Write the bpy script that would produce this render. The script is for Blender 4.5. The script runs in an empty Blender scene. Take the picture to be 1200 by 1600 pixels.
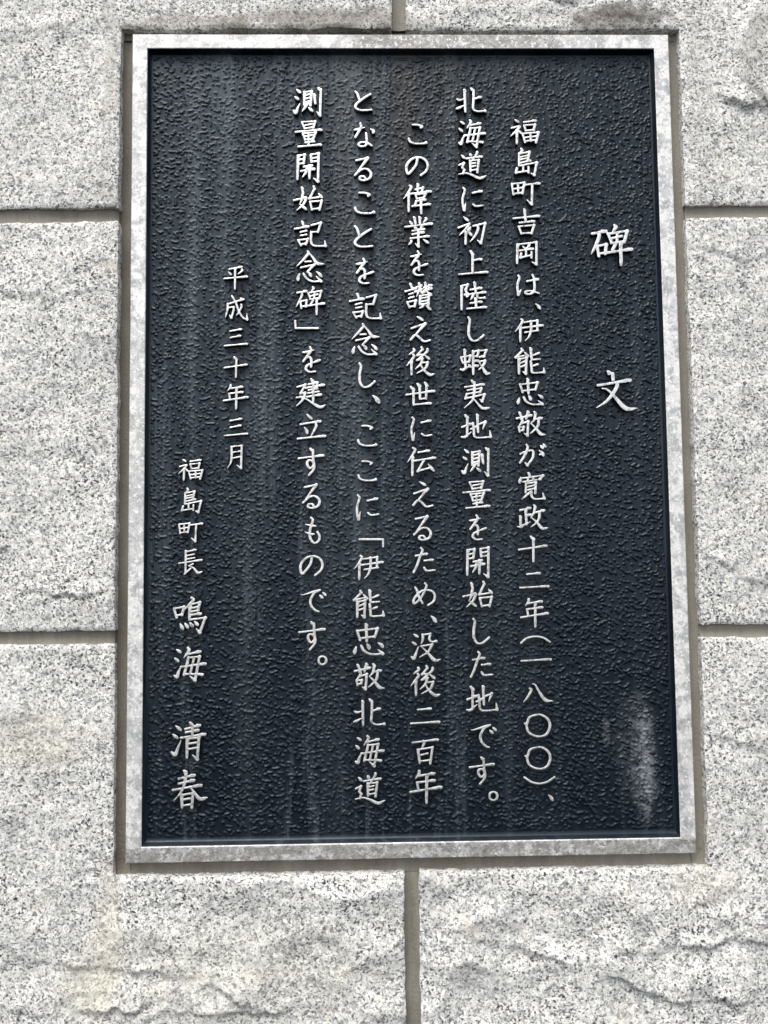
import bpy, math
import numpy as np
from mathutils import Matrix, Vector

# ------------------------------------------------------------------ camera, sky, sun, exposure
scene = bpy.context.scene
cam_data = bpy.data.cameras.new("camera")
cam = bpy.data.objects.new("camera", cam_data)
scene.collection.objects.link(cam)
cam_data.sensor_fit = 'VERTICAL'
cam_data.sensor_height = 32.0
cam_data.lens = 1202.0 / 1600.0 * 32.0
cam_data.clip_start = 0.01
cam_data.clip_end = 500.0
CR = ((0.9997911762, 0.0101277660, -0.0177491499),
      (-0.0171108468, -0.0599669406, -0.9980536984),
      (-0.0111724165, 0.9981489841, -0.0597811234))
CP = (-0.04096874, -0.82681304, -0.13500322)
M = Matrix([list(CR[i]) + [CP[i]] for i in range(3)] + [[0, 0, 0, 1]])
cam.matrix_world = M
scene.camera = cam

SUN_ELEV, SUN_AZ = 62.0, -28.0          # azimuth: degrees to the left of the wall's outward normal
world = bpy.data.worlds.new("World")
scene.world = world
world.use_nodes = True
wn = world.node_tree
sky = wn.nodes.new('ShaderNodeTexSky')
sky.sky_type = 'NISHITA'
sky.sun_disc = False
sky.sun_elevation = math.radians(SUN_ELEV)
sky.sun_rotation = math.radians(180.0 + SUN_AZ * -1.0)
sky.dust_density = 1.5
sky.ozone_density = 0.3
sky.air_density = 0.6
hsv = wn.nodes.new('ShaderNodeHueSaturation')      # a clouded sky is nearly grey
hsv.inputs['Saturation'].default_value = 0.30
wn.links.new(sky.outputs[0], hsv.inputs['Color'])
wn.links.new(hsv.outputs[0], wn.nodes['Background'].inputs[0])
wn.nodes['Background'].inputs[1].default_value = 0.15

sun_data = bpy.data.lights.new("sun", 'SUN')
sun_data.energy = 1.5
sun_data.angle = math.radians(38.0)
sun_data.color = (1.0, 0.955, 0.885)
sun = bpy.data.objects.new("sun", sun_data)
scene.collection.objects.link(sun)
e, a = math.radians(SUN_ELEV), math.radians(SUN_AZ)
to_sun = Vector((math.sin(a) * math.cos(e), -math.cos(a) * math.cos(e), math.sin(e)))
sun.rotation_euler = to_sun.to_track_quat('Z', 'Y').to_euler()
sun.location = to_sun * 5

scene.view_settings.view_transform = 'Standard'
scene.view_settings.look = 'None'
scene.view_settings.exposure = 1.06
scene.view_settings.gamma = 1.0

# ------------------------------------------------------------------ inscription data (0.1 mm, drawn strokes)
GLYPHS = {
 '福': (1, 'D -111,142 -66,115|c -150,44 -56,67|P -53,62 -91,14 -163,-53|V -87,17 -93,-142|d -68,16 -41,-16|H -3,113 139,133|v -4,76 14,11|c -4,76 123,85 106,18|h 14,12 106,22|v -24,-23 3,-125|c -24,-23 163,-7 129,-130|v 67,-16 69,-111|h -12,-72 141,-54|h 1,-114 134,-99'),
 '島': (1, 'P -53,154 -45,132 -79,101|v -81,99 -85,-42|c -79,96 39,118 21,27|h -67,56 18,75|h -67,27 24,45|H -75,-13 50,16|g -79,-46 123,-8 88,-154 51,-135|c -108,-73 -123,-128 22,-106|v -37,-47 -37,-110|v 25,-62 23,-128'),
 '町': (1, 'v -164,113 -148,-14|c -164,113 -18,128 -42,-1|v -93,118 -91,0|h -153,51 -29,71|h -145,-5 -41,8|H -6,102 164,122|g 74,99 63,-128 8,-78'),
 '吉': (1, 'V -23,142 -10,-5|H -152,38 152,68|H -83,-13 91,5|v -94,-58 -64,-142|c -94,-58 86,-41 52,-140|h -64,-139 52,-132'),
 '岡': (1, 'V -105,102 -115,-118|g -105,103 115,130 109,-130 56,-101|d -42,81 -19,57|P 32,105 22,81 -6,57|H -76,31 78,55|v -9,51 -8,-34|c -64,-3 -75,-53 53,-22|v 57,13 52,-53'),
 'は': (1, 'k -106,105 -97,75 -122,-6 -114,-114 -78,-54|H -8,40 119,65|s 54,114 69,74 74,-1 69,-68 32,-105 -8,-108 -31,-95 -14,-74 46,-75 122,-99'),
 '、': (1, 'D -24,28 2,6 24,-28'),
 '伊': (1, 'P -89,134 -76,114 -114,47 -168,-16|V -104,54 -108,-134|c -56,97 101,119 97,-1|H -78,30 168,62|h -49,-24 109,-1|P 23,113 24,13 -4,-74 -51,-124'),
 '能': (1, 'c -88,139 -79,119 -157,41 -37,65|d -56,99 -14,55|V -122,22 -124,-141|g -121,22 -38,35 -48,-142 -81,-118|h -112,-25 -49,-2|h -113,-68 -50,-48|V 11,142 21,15|c 21,15 114,21|P 106,91 59,71 26,61|k 11,-5 19,-92 28,-131 107,-131 157,-126 153,-76|P 89,-36 56,-49 23,-59'),
 '忠': (1, 'v -110,84 -83,-6|c -110,82 88,104 60,23|V -23,143 -17,-23|h -85,10 60,26|D -120,-69 -131,-102 -137,-132|k -71,-63 -45,-109 26,-143 135,-140 90,-100|D -18,-46 -1,-63 5,-90|D 91,-34 121,-54 137,-74'),
 '敬': (1, 'V -130,125 -98,52|V -34,137 -57,53|H -164,59 8,96|P -111,48 -99,28 -126,-14 -150,-41|g -122,-4 -33,25 -47,-137 -85,-110|v -144,-41 -134,-93|c -144,-42 -87,-38 -95,-77|h -134,-84 -94,-74|V 42,130 61,110|P 51,117 36,44 -4,1|H 36,47 126,64|P 86,37 74,-29 20,-88 -20,-117|N -4,1 47,-49 105,-119 164,-129'),
 'が': (1, 's -68,109 -56,83 -80,11 -145,-91|k -139,8 -73,34 -1,43 -3,-36 -63,-118 -92,-88|D 71,46 104,19 119,-14|D 89,101 115,71|D 116,118 145,88|h 77,-1 110,6'),
 '寛': (1, 'V -33,147 -18,111|D -122,102 -130,69 -137,40|g -119,89 130,119 96,80 73,74|h -97,49 54,71|v -44,85 -35,45|v 18,91 27,51|v -65,32 -71,-72|c -65,29 46,44 37,-80|h -56,-10 26,9|h -57,-46 25,-27|P -18,-66 -48,-92 -118,-147|k -5,-63 -3,-115 35,-145 137,-140 123,-77'),
 '政': (1, 'H -141,79 -21,106|V -80,86 -71,-87|H -69,11 -16,28|V -141,9 -140,-99|T -173,-108 -143,-112 -101,-89 -27,-53|V 22,131 38,108|P 31,118 13,46 -24,-12|H 20,49 135,76|P 79,49 71,-20 30,-75 -23,-113|N -14,-6 44,-58 107,-131 173,-122'),
 '十': (1, 'V -18,144 10,108|V 9,124 2,-144|H -162,-5 162,39'),
 '二': (1, 'H -81,69 69,82|H -162,-82 162,-66'),
 '年': (1, 'P -63,154 -68,124 -101,82|H -77,107 88,131|H -87,43 91,64|v -83,35 -72,-34|H -154,-47 154,-2|V 10,115 4,-154'),
 '(': (1, 's -166,-36 -96,18 4,36 94,20 166,-28'),
 '一': (1, 'H -168,-8 168,8'),
 '八': (1, 'P -94,49 -78,31 -116,-39 -167,-100|N -60,100 -32,88 11,12 81,-82 167,-92'),
 '〇': (1, 's -138,25 -113,20 -89,86 -30,111 42,115 113,70 138,-1 109,-80 46,-115 -31,-109 -97,-69 -118,2 -102,55'),
 ')': (1, 's -171,36 -94,-16 -5,-36 85,-19 171,34'),
 '碑': (1.4, 'H -227,143 -58,175|P -145,135 -150,91 -192,-3 -246,-104|v -171,-25 -156,-130|c -167,-7 -63,11 -80,-101|h -155,-101 -80,-90|P 44,240 57,222 13,156|v -38,142 2,29|c -45,138 192,174 152,39|h 3,84 129,112|v 73,149 66,40|h -5,25 152,47|c 48,14 10,-55|H -62,-91 246,-45|V 109,36 107,-240'),
 '文': (1.4, 'V -86,212 -39,185|c -39,190 -36,121|H -212,55 166,116|P 6,83 5,40 -57,-60 -133,-140 -235,-203|N -163,20 -113,9 -46,-50 98,-211 235,-212'),
 '北': (1, 'V -70,123 -66,-141|T -160,12 -126,2 -78,18|T -168,-102 -137,-92 -80,-61|V 11,141 41,109|k 35,123 32,-9 27,-99 74,-134 168,-130 165,-117|H 46,19 127,40'),
 '海': (1, 'D -137,147 -94,119|D -155,64 -116,29|T -155,-112 -132,-126 -114,-71 -86,-16|P -23,161 -13,136 -62,64|H -41,95 104,126|c -18,67 -29,12 -61,-105|H -61,-95 127,-102|g -18,64 93,74 48,-161 -4,-116|H -93,-26 155,5|v 36,53 3,-85'),
 'に': (1, 'k -109,135 -93,104 -121,2 -116,-94 -105,-135 -85,-50|H -2,73 111,97|s 1,-64 41,-88 121,-78'),
 '初': (1, 'D -92,162 -42,117|c -157,32 -23,83|P -26,80 -67,22 -145,-56|V -71,-19 -77,-162|D -14,42 -28,15 -45,-5|D -45,-5 -5,-57|g 16,52 157,86 103,-152 63,-115|P 70,49 72,15 38,-60 -24,-135'),
 '上': (1, 'V -25,135 -6,94|V -6,108 -10,-109|H 6,30 99,43|H -166,-135 166,-108'),
 '陸': (1, 'V -139,113 -143,-156|c -139,120 -66,136 -93,76 -84,39|D -87,55 -68,22 -81,-5|T -107,19 -81,8|V 11,156 25,38|H -37,75 93,97|H -71,18 138,48|P -11,28 -12,-2 -39,-42|k 42,28 41,-9 67,-23 124,-20 124,-13|H -40,-83 93,-65|V 18,-29 26,-137|H -77,-146 143,-127'),
 'し': (1, 's -84,131 -69,97 -83,10 -81,-77 -46,-131 7,-131 54,-98 84,-71'),
 '蝦': (1, 'v -165,55 -142,-11|c -165,55 -54,75 -72,2|V -122,142 -113,-75|h -145,-8 -75,4|T -172,-84 -146,-91 -110,-71 -56,-39|D -79,-28 -54,-59|V -24,125 -27,-142|c -21,121 42,134 24,64|h -12,64 25,70|c 42,131 131,137 100,67|H 54,57 107,65|H -13,8 37,17|H -14,-52 32,-42|c 43,4 116,17|P 116,17 88,-43 35,-92|N 49,-9 81,-63 126,-133 172,-127'),
 '夷': (1, 'V -54,158 -34,131|H -134,85 84,117|c -108,49 50,71 33,18|h -115,6 26,28|c -115,6 -133,-47|g -129,-44 85,1 57,-78 31,-55|P -28,138 -33,12 -61,-74 -148,-153|N -31,-58 4,-101 62,-158 148,-152'),
 '地': (1, 'V -117,127 -94,103|V -97,110 -103,-114|H -159,-8 -53,30|T -167,-120 -131,-124 -91,-95 -51,-62|T -61,-32 -31,-23 42,23|g 42,26 111,52 77,-33|V 18,132 24,-69|k -33,37 -25,-36 -16,-118 52,-132 167,-123 159,-51'),
 '測': (1, 'D -120,143 -78,107|D -138,58 -99,31|T -150,-102 -128,-126 -104,-64 -82,-18|V -32,110 -35,-38|c -32,110 50,122 34,-42|h -23,73 30,89|h -24,34 29,47|h -25,-5 28,7|h -35,-31 28,-19|P 5,-19 -16,-51 -59,-107|D 14,-65 55,-104|V 78,82 88,-19|V 126,154 145,131|g 150,144 139,-154 101,-111'),
 '量': (1, 'v -80,143 -49,65|c -80,147 77,155 53,73|h -41,107 50,123|h -42,68 46,82|H -157,25 157,53|v -72,6 -44,-72|c -72,6 81,18 50,-67|h -50,-30 48,-15|v -4,12 -3,-138|h -48,-72 40,-60|H -42,-105 66,-90|H -127,-155 147,-130'),
 '開': (1, 'V -108,129 -117,-133|c -108,134 -35,143 -49,45|h -100,86 -44,97|h -101,39 -47,49|c 30,141 38,63|g 30,145 117,157 107,-157 60,-122|h 38,102 108,114|h 38,63 107,73|H -46,8 46,24|H -77,-41 71,-15|P -15,3 -21,-48 -61,-108|V 17,12 14,-122'),
 '始': (1, 'V -67,124 -55,64|P -55,72 -74,-22 -100,-73|P -26,12 -22,-5 -57,-74 -129,-139|H -160,-21 -21,7|D -88,-73 -20,-130|c 67,139 76,113 17,-2 134,14|D 122,57 160,10|v 23,-40 45,-135|c 23,-40 157,-29 131,-134|h 45,-128 132,-119'),
 'で': (1, 'T 78,121 16,105 -114,70 -138,77|s 64,114 9,85 -34,5 -21,-62 26,-110 59,-121|D 70,64 103,33|D 105,93 138,63'),
 'す': (1, 'V -4,145 20,118|s 20,131 22,31 27,-36 -11,-69 -38,-41 -44,-8 -26,18 11,11 31,-29 26,-82 -26,-145|H -138,40 138,73'),
 '。': (1, 's -45,1 -34,34 0,47 34,33 45,0 33,-33 -2,-47 -35,-32 -45,1'),
 'こ': (1, 's -54,109 -1,109 53,91 39,74|k -97,-53 -80,-88 -24,-109 63,-109 97,-98 97,-95'),
 'の': (1, 's 4,86 -13,17 -81,-72 -108,-79 -120,-3 -86,59 -32,96 35,103 94,72 120,10 99,-52 39,-103'),
 '偉': (1, 'P -89,161 -72,144 -113,68 -164,4|V -103,75 -106,-150|V 5,178 4,92|c -23,113 68,136 50,85|H -77,62 164,94|v -23,55 -7,0|c -23,51 97,64 73,10|h -7,3 73,15|H -14,-27 99,-7|c -14,-27 -32,-85|H -62,-89 151,-62|V 39,-14 42,-178'),
 '業': (1, 'V -50,170 -35,92|V 13,173 15,95|D -104,126 -75,92|P 83,163 89,149 52,108|H -158,58 158,98|D -48,61 -29,34|P 41,71 28,51 14,41|H -72,10 67,34|H -73,-30 60,-4|H -97,-78 119,-50|g -6,27 -5,-173 -41,-139|P -87,-108 -97,-129 -121,-152|D 52,-89 111,-133'),
 'を': (1, 's -15,139 -2,101 -46,41 -90,-20|T -95,81 -52,85 31,108|s -60,20 -20,27 -1,-7 -5,-81|T 95,-7 59,-21 -1,-41|s -1,-44 -48,-68 -62,-108 -22,-139 44,-135'),
 '讃': (1, 'V -94,142 -68,78|H -151,55 -25,91|h -112,21 -65,34|h -112,-23 -59,-7|v -133,-69 -107,-130|c -133,-69 -33,-50 -51,-120|h -107,-123 -51,-114|H -31,98 35,125|H -42,51 41,81|P 6,148 15,101 -26,-6|D 21,61 47,34|H 61,98 151,128|H 61,61 150,90|V 75,155 84,87|P 87,87 74,54 40,27|N 87,60 113,33 149,10|V 17,0 9,-100|c 17,4 116,17 108,-104|h 26,-27 99,-14|h 26,-64 99,-51|h 19,-97 98,-84|P 52,-101 38,-121 2,-141|D 81,-108 133,-155'),
 'え': (1, 'D -34,141 5,117 31,100|g -99,7 57,60 -110,-130|s -110,-123 -57,-70 -11,-97 41,-141 110,-128'),
 '後': (1, 'P -80,142 -77,119 -137,76|P -85,76 -78,52 -125,-7 -165,-54|V -109,6 -109,-160|c 12,162 21,138 -39,69 27,78|P 81,141 80,118 34,72 -46,16|T -46,9 -6,25 40,35|D 53,65 102,24|P 20,32 -1,-35 -64,-94|c 0,-21 85,-15|P 85,-15 51,-88 -48,-144|N -7,-35 38,-108 103,-162 165,-152'),
 '世': (1, 'H -166,-9 166,35|V -109,83 -80,50|V -83,63 -82,-129|H -82,-125 121,-107|V -30,116 -11,76|V -10,103 -7,-60|V 56,129 72,95|V 72,109 63,-57|h -7,-60 63,-50'),
 '伝': (1, 'P -95,158 -70,135 -108,65 -162,-9|V -100,57 -107,-158|H -33,105 93,126|H -79,9 162,44|c 32,19 -44,-110 105,-71|D 76,-30 141,-108'),
 'る': (1, 'g -73,100 56,128 -90,-72|s -90,-69 -20,-7 47,0 90,-45 75,-103 16,-128 -32,-117 -28,-88 9,-84 30,-110'),
 'た': (1, 's -34,137 -18,107 -48,37 -82,-60 -121,-137|H -96,50 37,71|H 3,-6 101,3|s -1,-86 28,-119 121,-114'),
 'め': (1, 's -102,80 -80,41 -61,-30 -20,-101|s 12,127 28,98 4,34 -42,-43 -111,-106 -123,-67 -87,-10 -34,34 24,50 95,33 123,-19 106,-83 41,-127'),
 '没': (1, 'D -139,148 -91,115|D -157,59 -115,29|T -165,-110 -140,-129 -113,-66 -87,4|P -36,140 -34,92 -54,35|c -33,140 57,151|k 54,151 40,91 69,59 117,65 117,71|c -61,10 75,30|P 75,30 22,-55 -75,-114|N -48,3 15,-61 98,-151 165,-140'),
 '百': (1, 'H -147,105 147,136|P -21,121 -14,99 -44,36|V -87,22 -68,-127|c -87,26 80,48 51,-136|h -52,-35 24,-19|h -60,-106 56,-94'),
 'と': (1, 's -94,114 -71,86 -49,16|s 84,82 35,55 -26,12 -84,-39 -92,-79 -50,-110 18,-114 94,-106'),
 'な': (1, 's -39,139 -32,92 -63,37 -101,-29|T -112,61 -70,68 14,92|D 78,72 112,52 111,25|s 28,17 31,-33 34,-96 11,-135 -42,-139 -64,-115 -34,-92 34,-96 91,-131'),
 '記': (1, 'V -89,143 -67,78|H -177,60 -15,89|h -112,21 -41,38|h -109,-20 -42,-8|v -139,-73 -106,-134|c -139,-73 -27,-59 -50,-123|h -106,-123 -50,-112|c 12,101 124,131 89,24|c 89,24 11,21|k 11,21 10,-93 39,-135 106,-143 177,-140 167,-79'),
 '念': (1, 'P -30,172 -27,149 -80,82 -158,3|N -27,165 25,104 76,35 158,27|h -61,55 2,58|c -110,-13 39,20 -36,-62|D -126,-84 -141,-122 -145,-156|k -81,-85 -44,-138 22,-172 115,-169 60,-112|D -36,-66 -10,-85 4,-112|D 64,-59 98,-86 120,-116'),
 '「': (1, 'q -130,42 130,40 129,-42'),
 '」': (1, 'q -132,44 -127,-43 132,-44'),
 '道': (1, 'D -26,143 -15,113|P 62,165 54,135 27,105|H -72,81 122,107|c 19,94 8,61|V -27,54 -24,-84|c -31,54 80,63 59,-93|h -16,16 41,26|h -16,-21 41,-11|h -17,-66 60,-56|D -133,126 -95,88|c -161,0 -103,25 -123,-34 -100,-61 -116,-109|N -169,-116 -78,-102 -2,-126 89,-165 169,-132'),
 '建': (1, 'H -26,102 81,127|H -56,61 155,97|c 77,127 62,52|H -27,34 77,56|h -34,0 91,18|H -46,-44 121,-16|V 7,161 25,127|V 27,142 26,-97|c -156,73 -64,98 -119,-3 -64,8|P -64,8 -94,-74 -168,-148|H -164,-51 -94,-44|N -94,-51 -42,-74 98,-161 168,-136'),
 '立': (1, 'D -52,141 3,88|H -126,26 106,61|D -82,-8 -60,-42 -50,-79|P 51,28 50,-5 -9,-116|H -160,-141 160,-110'),
 'も': (1, 's -13,145 8,117 -13,48 -27,-7 -28,-62 -7,-117 34,-145 75,-111 82,-63 59,-18|T 42,48 -6,55 -79,70|T 21,-42 -21,-41 -82,-16'),
 '平': (0.8, 'H -75,103 72,131|D -82,70 -54,38|P 72,98 75,84 26,45|H -135,-8 135,15|V -7,117 -9,-131'),
 '成': (0.8, 'P -98,47 -98,-6 -122,-106|H -98,43 84,100|c -84,4 -28,11|g -28,11 -31,-28 -56,-114 -77,-81|k -49,136 -7,64 28,-36 77,-114 122,-136 119,-65|P 56,35 56,7 28,-50 0,-85|D 45,114 77,92'),
 '三': (0.8, 'H -69,75 67,99|H -66,-3 56,21|H -135,-99 135,-76'),
 '月': (0.8, 'P -36,111 -32,28 -41,-54 -77,-118|g -41,115 77,123 68,-123 23,-86|h -23,51 59,64|h -23,-13 59,5'),
 '長': (0.8, 'V -55,121 -58,-124|H -55,111 58,133|h -40,69 39,84|h -40,31 40,44|H -129,-15 124,20|c -68,-133 -2,-73|c 26,-22 -16,-45|N -26,-40 31,-69 78,-121 129,-108'),
 '鳴': (1.12, 'v -171,74 -142,-25|c -171,74 -62,92 -84,3|h -145,-2 -81,10|P 20,190 39,167 -5,117 -56,63|V 1,110 -4,-49|c 1,117 110,138 91,49|h 14,75 97,93|h 14,37 91,52|H 8,2 123,17|g -4,-49 171,-29 111,-190 72,-148|D -103,-92 -74,-149|D -52,-86 -20,-134|D 2,-81 34,-122|D 53,-68 88,-107'),
 '清': (1.12, 'D -142,167 -85,121|D -174,76 -124,36|T -184,-119 -148,-147 -116,-70 -84,7|H -38,130 126,171|H -31,95 112,118|V 19,197 47,168|V 39,175 41,62|H -85,36 184,74|V -16,20 -19,-178|g -17,24 112,36 95,-197 41,-150|h -2,-29 84,-17|h -2,-86 84,-73'),
 '春': (1.12, 'H -124,114 47,150|H -124,61 44,97|H -187,-5 123,43|V -63,194 -38,165|P -46,187 -59,74 -105,-38 -176,-114|N -6,31 37,-26 102,-101 187,-88|V -94,-59 -87,-192|c -94,-59 30,-40 17,-194|h -73,-108 -5,-95|h -76,-171 9,-159'),
}
INSCRIPTION = [
 ('碑', 229.8, 208.6, 0.934),
 ('文', 230.5, 46.1, 0.956),
 ('福', 135.8, 339.0, 0.969),
 ('島', 136.9, 304.2, 0.971),
 ('町', 135.9, 268.1, 0.956),
 ('吉', 135.8, 235.9, 0.964),
 ('岡', 135.1, 200.0, 0.960),
 ('は', 135.7, 164.5, 0.971),
 ('、', 146.1, 140.2, 0.946),
 ('伊', 135.8, 113.2, 0.927),
 ('能', 135.8, 79.0, 0.991),
 ('忠', 135.2, 44.9, 0.982),
 ('敬', 135.7, 9.8, 0.960),
 ('が', 136.7, -24.3, 0.977),
 ('寛', 134.8, -58.9, 0.966),
 ('政', 135.0, -92.5, 0.951),
 ('十', 134.4, -127.3, 0.939),
 ('二', 135.2, -160.9, 0.958),
 ('年', 134.7, -196.0, 0.965),
 ('(', 134.8, -224.4, 0.940),
 ('一', 135.3, -246.1, 0.946),
 ('八', 136.6, -280.8, 0.950),
 ('〇', 134.9, -315.3, 0.979),
 ('〇', 134.6, -349.3, 0.965),
 (')', 135.9, -372.6, 0.942),
 ('、', 147.1, -390.7, 0.948),
 ('北', 76.1, 375.4, 0.952),
 ('海', 77.0, 336.9, 0.949),
 ('道', 76.6, 300.7, 0.914),
 ('に', 76.4, 261.9, 0.938),
 ('初', 74.7, 226.1, 0.951),
 ('上', 75.5, 189.5, 0.964),
 ('陸', 75.5, 151.9, 0.961),
 ('し', 77.4, 115.2, 0.984),
 ('蝦', 75.8, 78.3, 0.952),
 ('夷', 77.0, 42.3, 0.967),
 ('地', 75.1, 7.2, 0.952),
 ('測', 73.8, -32.0, 0.965),
 ('量', 74.7, -67.6, 0.937),
 ('を', 75.4, -103.2, 0.935),
 ('開', 74.5, -140.9, 1.006),
 ('始', 73.6, -175.3, 0.964),
 ('し', 76.9, -214.3, 0.986),
 ('た', 76.4, -249.8, 0.961),
 ('地', 75.9, -286.0, 0.970),
 ('で', 77.1, -325.6, 0.964),
 ('す', 74.9, -361.7, 0.944),
 ('。', 86.4, -388.2, 0.923),
 ('こ', 15.8, 336.3, 0.990),
 ('の', 15.0, 299.3, 0.997),
 ('偉', 14.9, 262.1, 0.941),
 ('業', 15.8, 224.7, 0.958),
 ('を', 15.8, 189.2, 0.962),
 ('讃', 14.8, 152.2, 0.967),
 ('え', 15.9, 115.5, 0.983),
 ('後', 15.9, 79.8, 0.936),
 ('世', 15.2, 43.3, 0.943),
 ('に', 15.8, 5.2, 0.905),
 ('伝', 15.1, -30.9, 0.949),
 ('え', 16.1, -66.5, 0.960),
 ('る', 15.0, -103.3, 0.993),
 ('た', 16.5, -137.8, 0.953),
 ('め', 16.0, -174.5, 0.930),
 ('、', 25.6, -200.9, 1.112),
 ('没', 17.1, -230.7, 0.938),
 ('後', 16.2, -266.3, 0.955),
 ('二', 15.3, -303.4, 0.947),
 ('百', 15.1, -340.9, 0.927),
 ('年', 14.9, -377.6, 1.079),
 ('と', -43.9, 374.7, 0.953),
 ('な', -43.9, 335.6, 0.939),
 ('る', -45.4, 296.3, 0.993),
 ('こ', -44.0, 257.7, 1.066),
 ('と', -45.2, 219.7, 1.018),
 ('を', -44.2, 180.6, 0.990),
 ('記', -44.1, 141.2, 0.956),
 ('念', -44.0, 104.3, 0.974),
 ('し', -42.8, 64.6, 0.984),
 ('、', -33.6, 38.1, 1.343),
 ('こ', -43.7, -2.1, 0.991),
 ('こ', -44.1, -40.5, 0.957),
 ('に', -43.6, -80.1, 0.968),
 ('「', -40.2, -118.8, 0.975),
 ('伊', -43.5, -145.1, 0.937),
 ('能', -43.7, -183.9, 0.998),
 ('忠', -44.2, -221.7, 1.106),
 ('敬', -43.4, -261.0, 0.973),
 ('北', -44.6, -298.8, 0.955),
 ('海', -44.2, -339.3, 0.965),
 ('道', -44.1, -378.1, 0.938),
 ('測', -106.5, 373.6, 1.009),
 ('量', -105.1, 336.6, 0.936),
 ('開', -106.1, 298.3, 1.014),
 ('始', -106.4, 263.1, 0.963),
 ('記', -104.2, 222.8, 0.959),
 ('念', -103.8, 186.1, 0.975),
 ('碑', -104.4, 147.6, 0.634),
 ('」', -108.6, 121.2, 0.947),
 ('を', -103.6, 82.3, 0.985),
 ('建', -104.4, 45.1, 0.946),
 ('立', -103.9, 8.5, 0.945),
 ('す', -104.5, -30.3, 0.987),
 ('る', -104.7, -67.7, 0.986),
 ('も', -103.8, -104.5, 0.954),
 ('の', -104.8, -142.5, 0.987),
 ('で', -102.9, -180.0, 0.945),
 ('す', -104.5, -217.4, 0.995),
 ('。', -93.7, -243.4, 0.906),
 ('平', -186.1, 173.7, 0.947),
 ('成', -185.4, 140.2, 0.969),
 ('三', -185.9, 107.3, 0.929),
 ('十', -186.0, 74.2, 0.766),
 ('年', -186.0, 41.5, 0.862),
 ('三', -185.7, 8.4, 0.932),
 ('月', -187.1, -24.2, 0.996),
 ('福', -234.6, -37.5, 0.789),
 ('島', -233.5, -70.9, 0.833),
 ('町', -234.1, -105.2, 0.768),
 ('長', -234.0, -136.8, 0.970),
 ('鳴', -234.9, -193.7, 0.974),
 ('海', -234.2, -245.5, 1.067),
 ('清', -235.5, -326.0, 0.963),
 ('春', -233.6, -376.0, 0.978),
]

# ------------------------------------------------------------------ helpers
MM = 0.001


def link(name, me, mats, parent=None):
    for m in mats:
        me.materials.append(m)
    o = bpy.data.objects.new(name, me)
    scene.collection.objects.link(o)
    if parent is not None:
        o.parent = parent
    return o


def mesh_np(name, verts, faces, smooth=False, mat_idx=None):
    me = bpy.data.meshes.new(name)
    me.from_pydata([tuple(v) for v in verts], [], faces)
    if smooth:
        me.polygons.foreach_set('use_smooth', [True] * len(me.polygons))
    if mat_idx is not None:
        me.polygons.foreach_set('material_index', list(mat_idx))
    me.update()
    return me


_lat = {}


def vnoise(x, z, scale, seed):
    """smooth lattice noise, -1..1"""
    if seed not in _lat:
        _lat[seed] = np.random.RandomState(seed).uniform(-1, 1, (256, 256))
    L = _lat[seed]
    u, v = x / scale + 1000.0, z / scale + 1000.0
    iu, iv = np.floor(u).astype(int), np.floor(v).astype(int)
    fu, fv = u - iu, v - iv
    fu, fv = fu * fu * (3 - 2 * fu), fv * fv * (3 - 2 * fv)
    a_ = L[iu % 256, iv % 256]; b_ = L[(iu + 1) % 256, iv % 256]
    c_ = L[iu % 256, (iv + 1) % 256]; d_ = L[(iu + 1) % 256, (iv + 1) % 256]
    return (a_ * (1 - fu) + b_ * fu) * (1 - fv) + (c_ * (1 - fu) + d_ * fu) * fv


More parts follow.
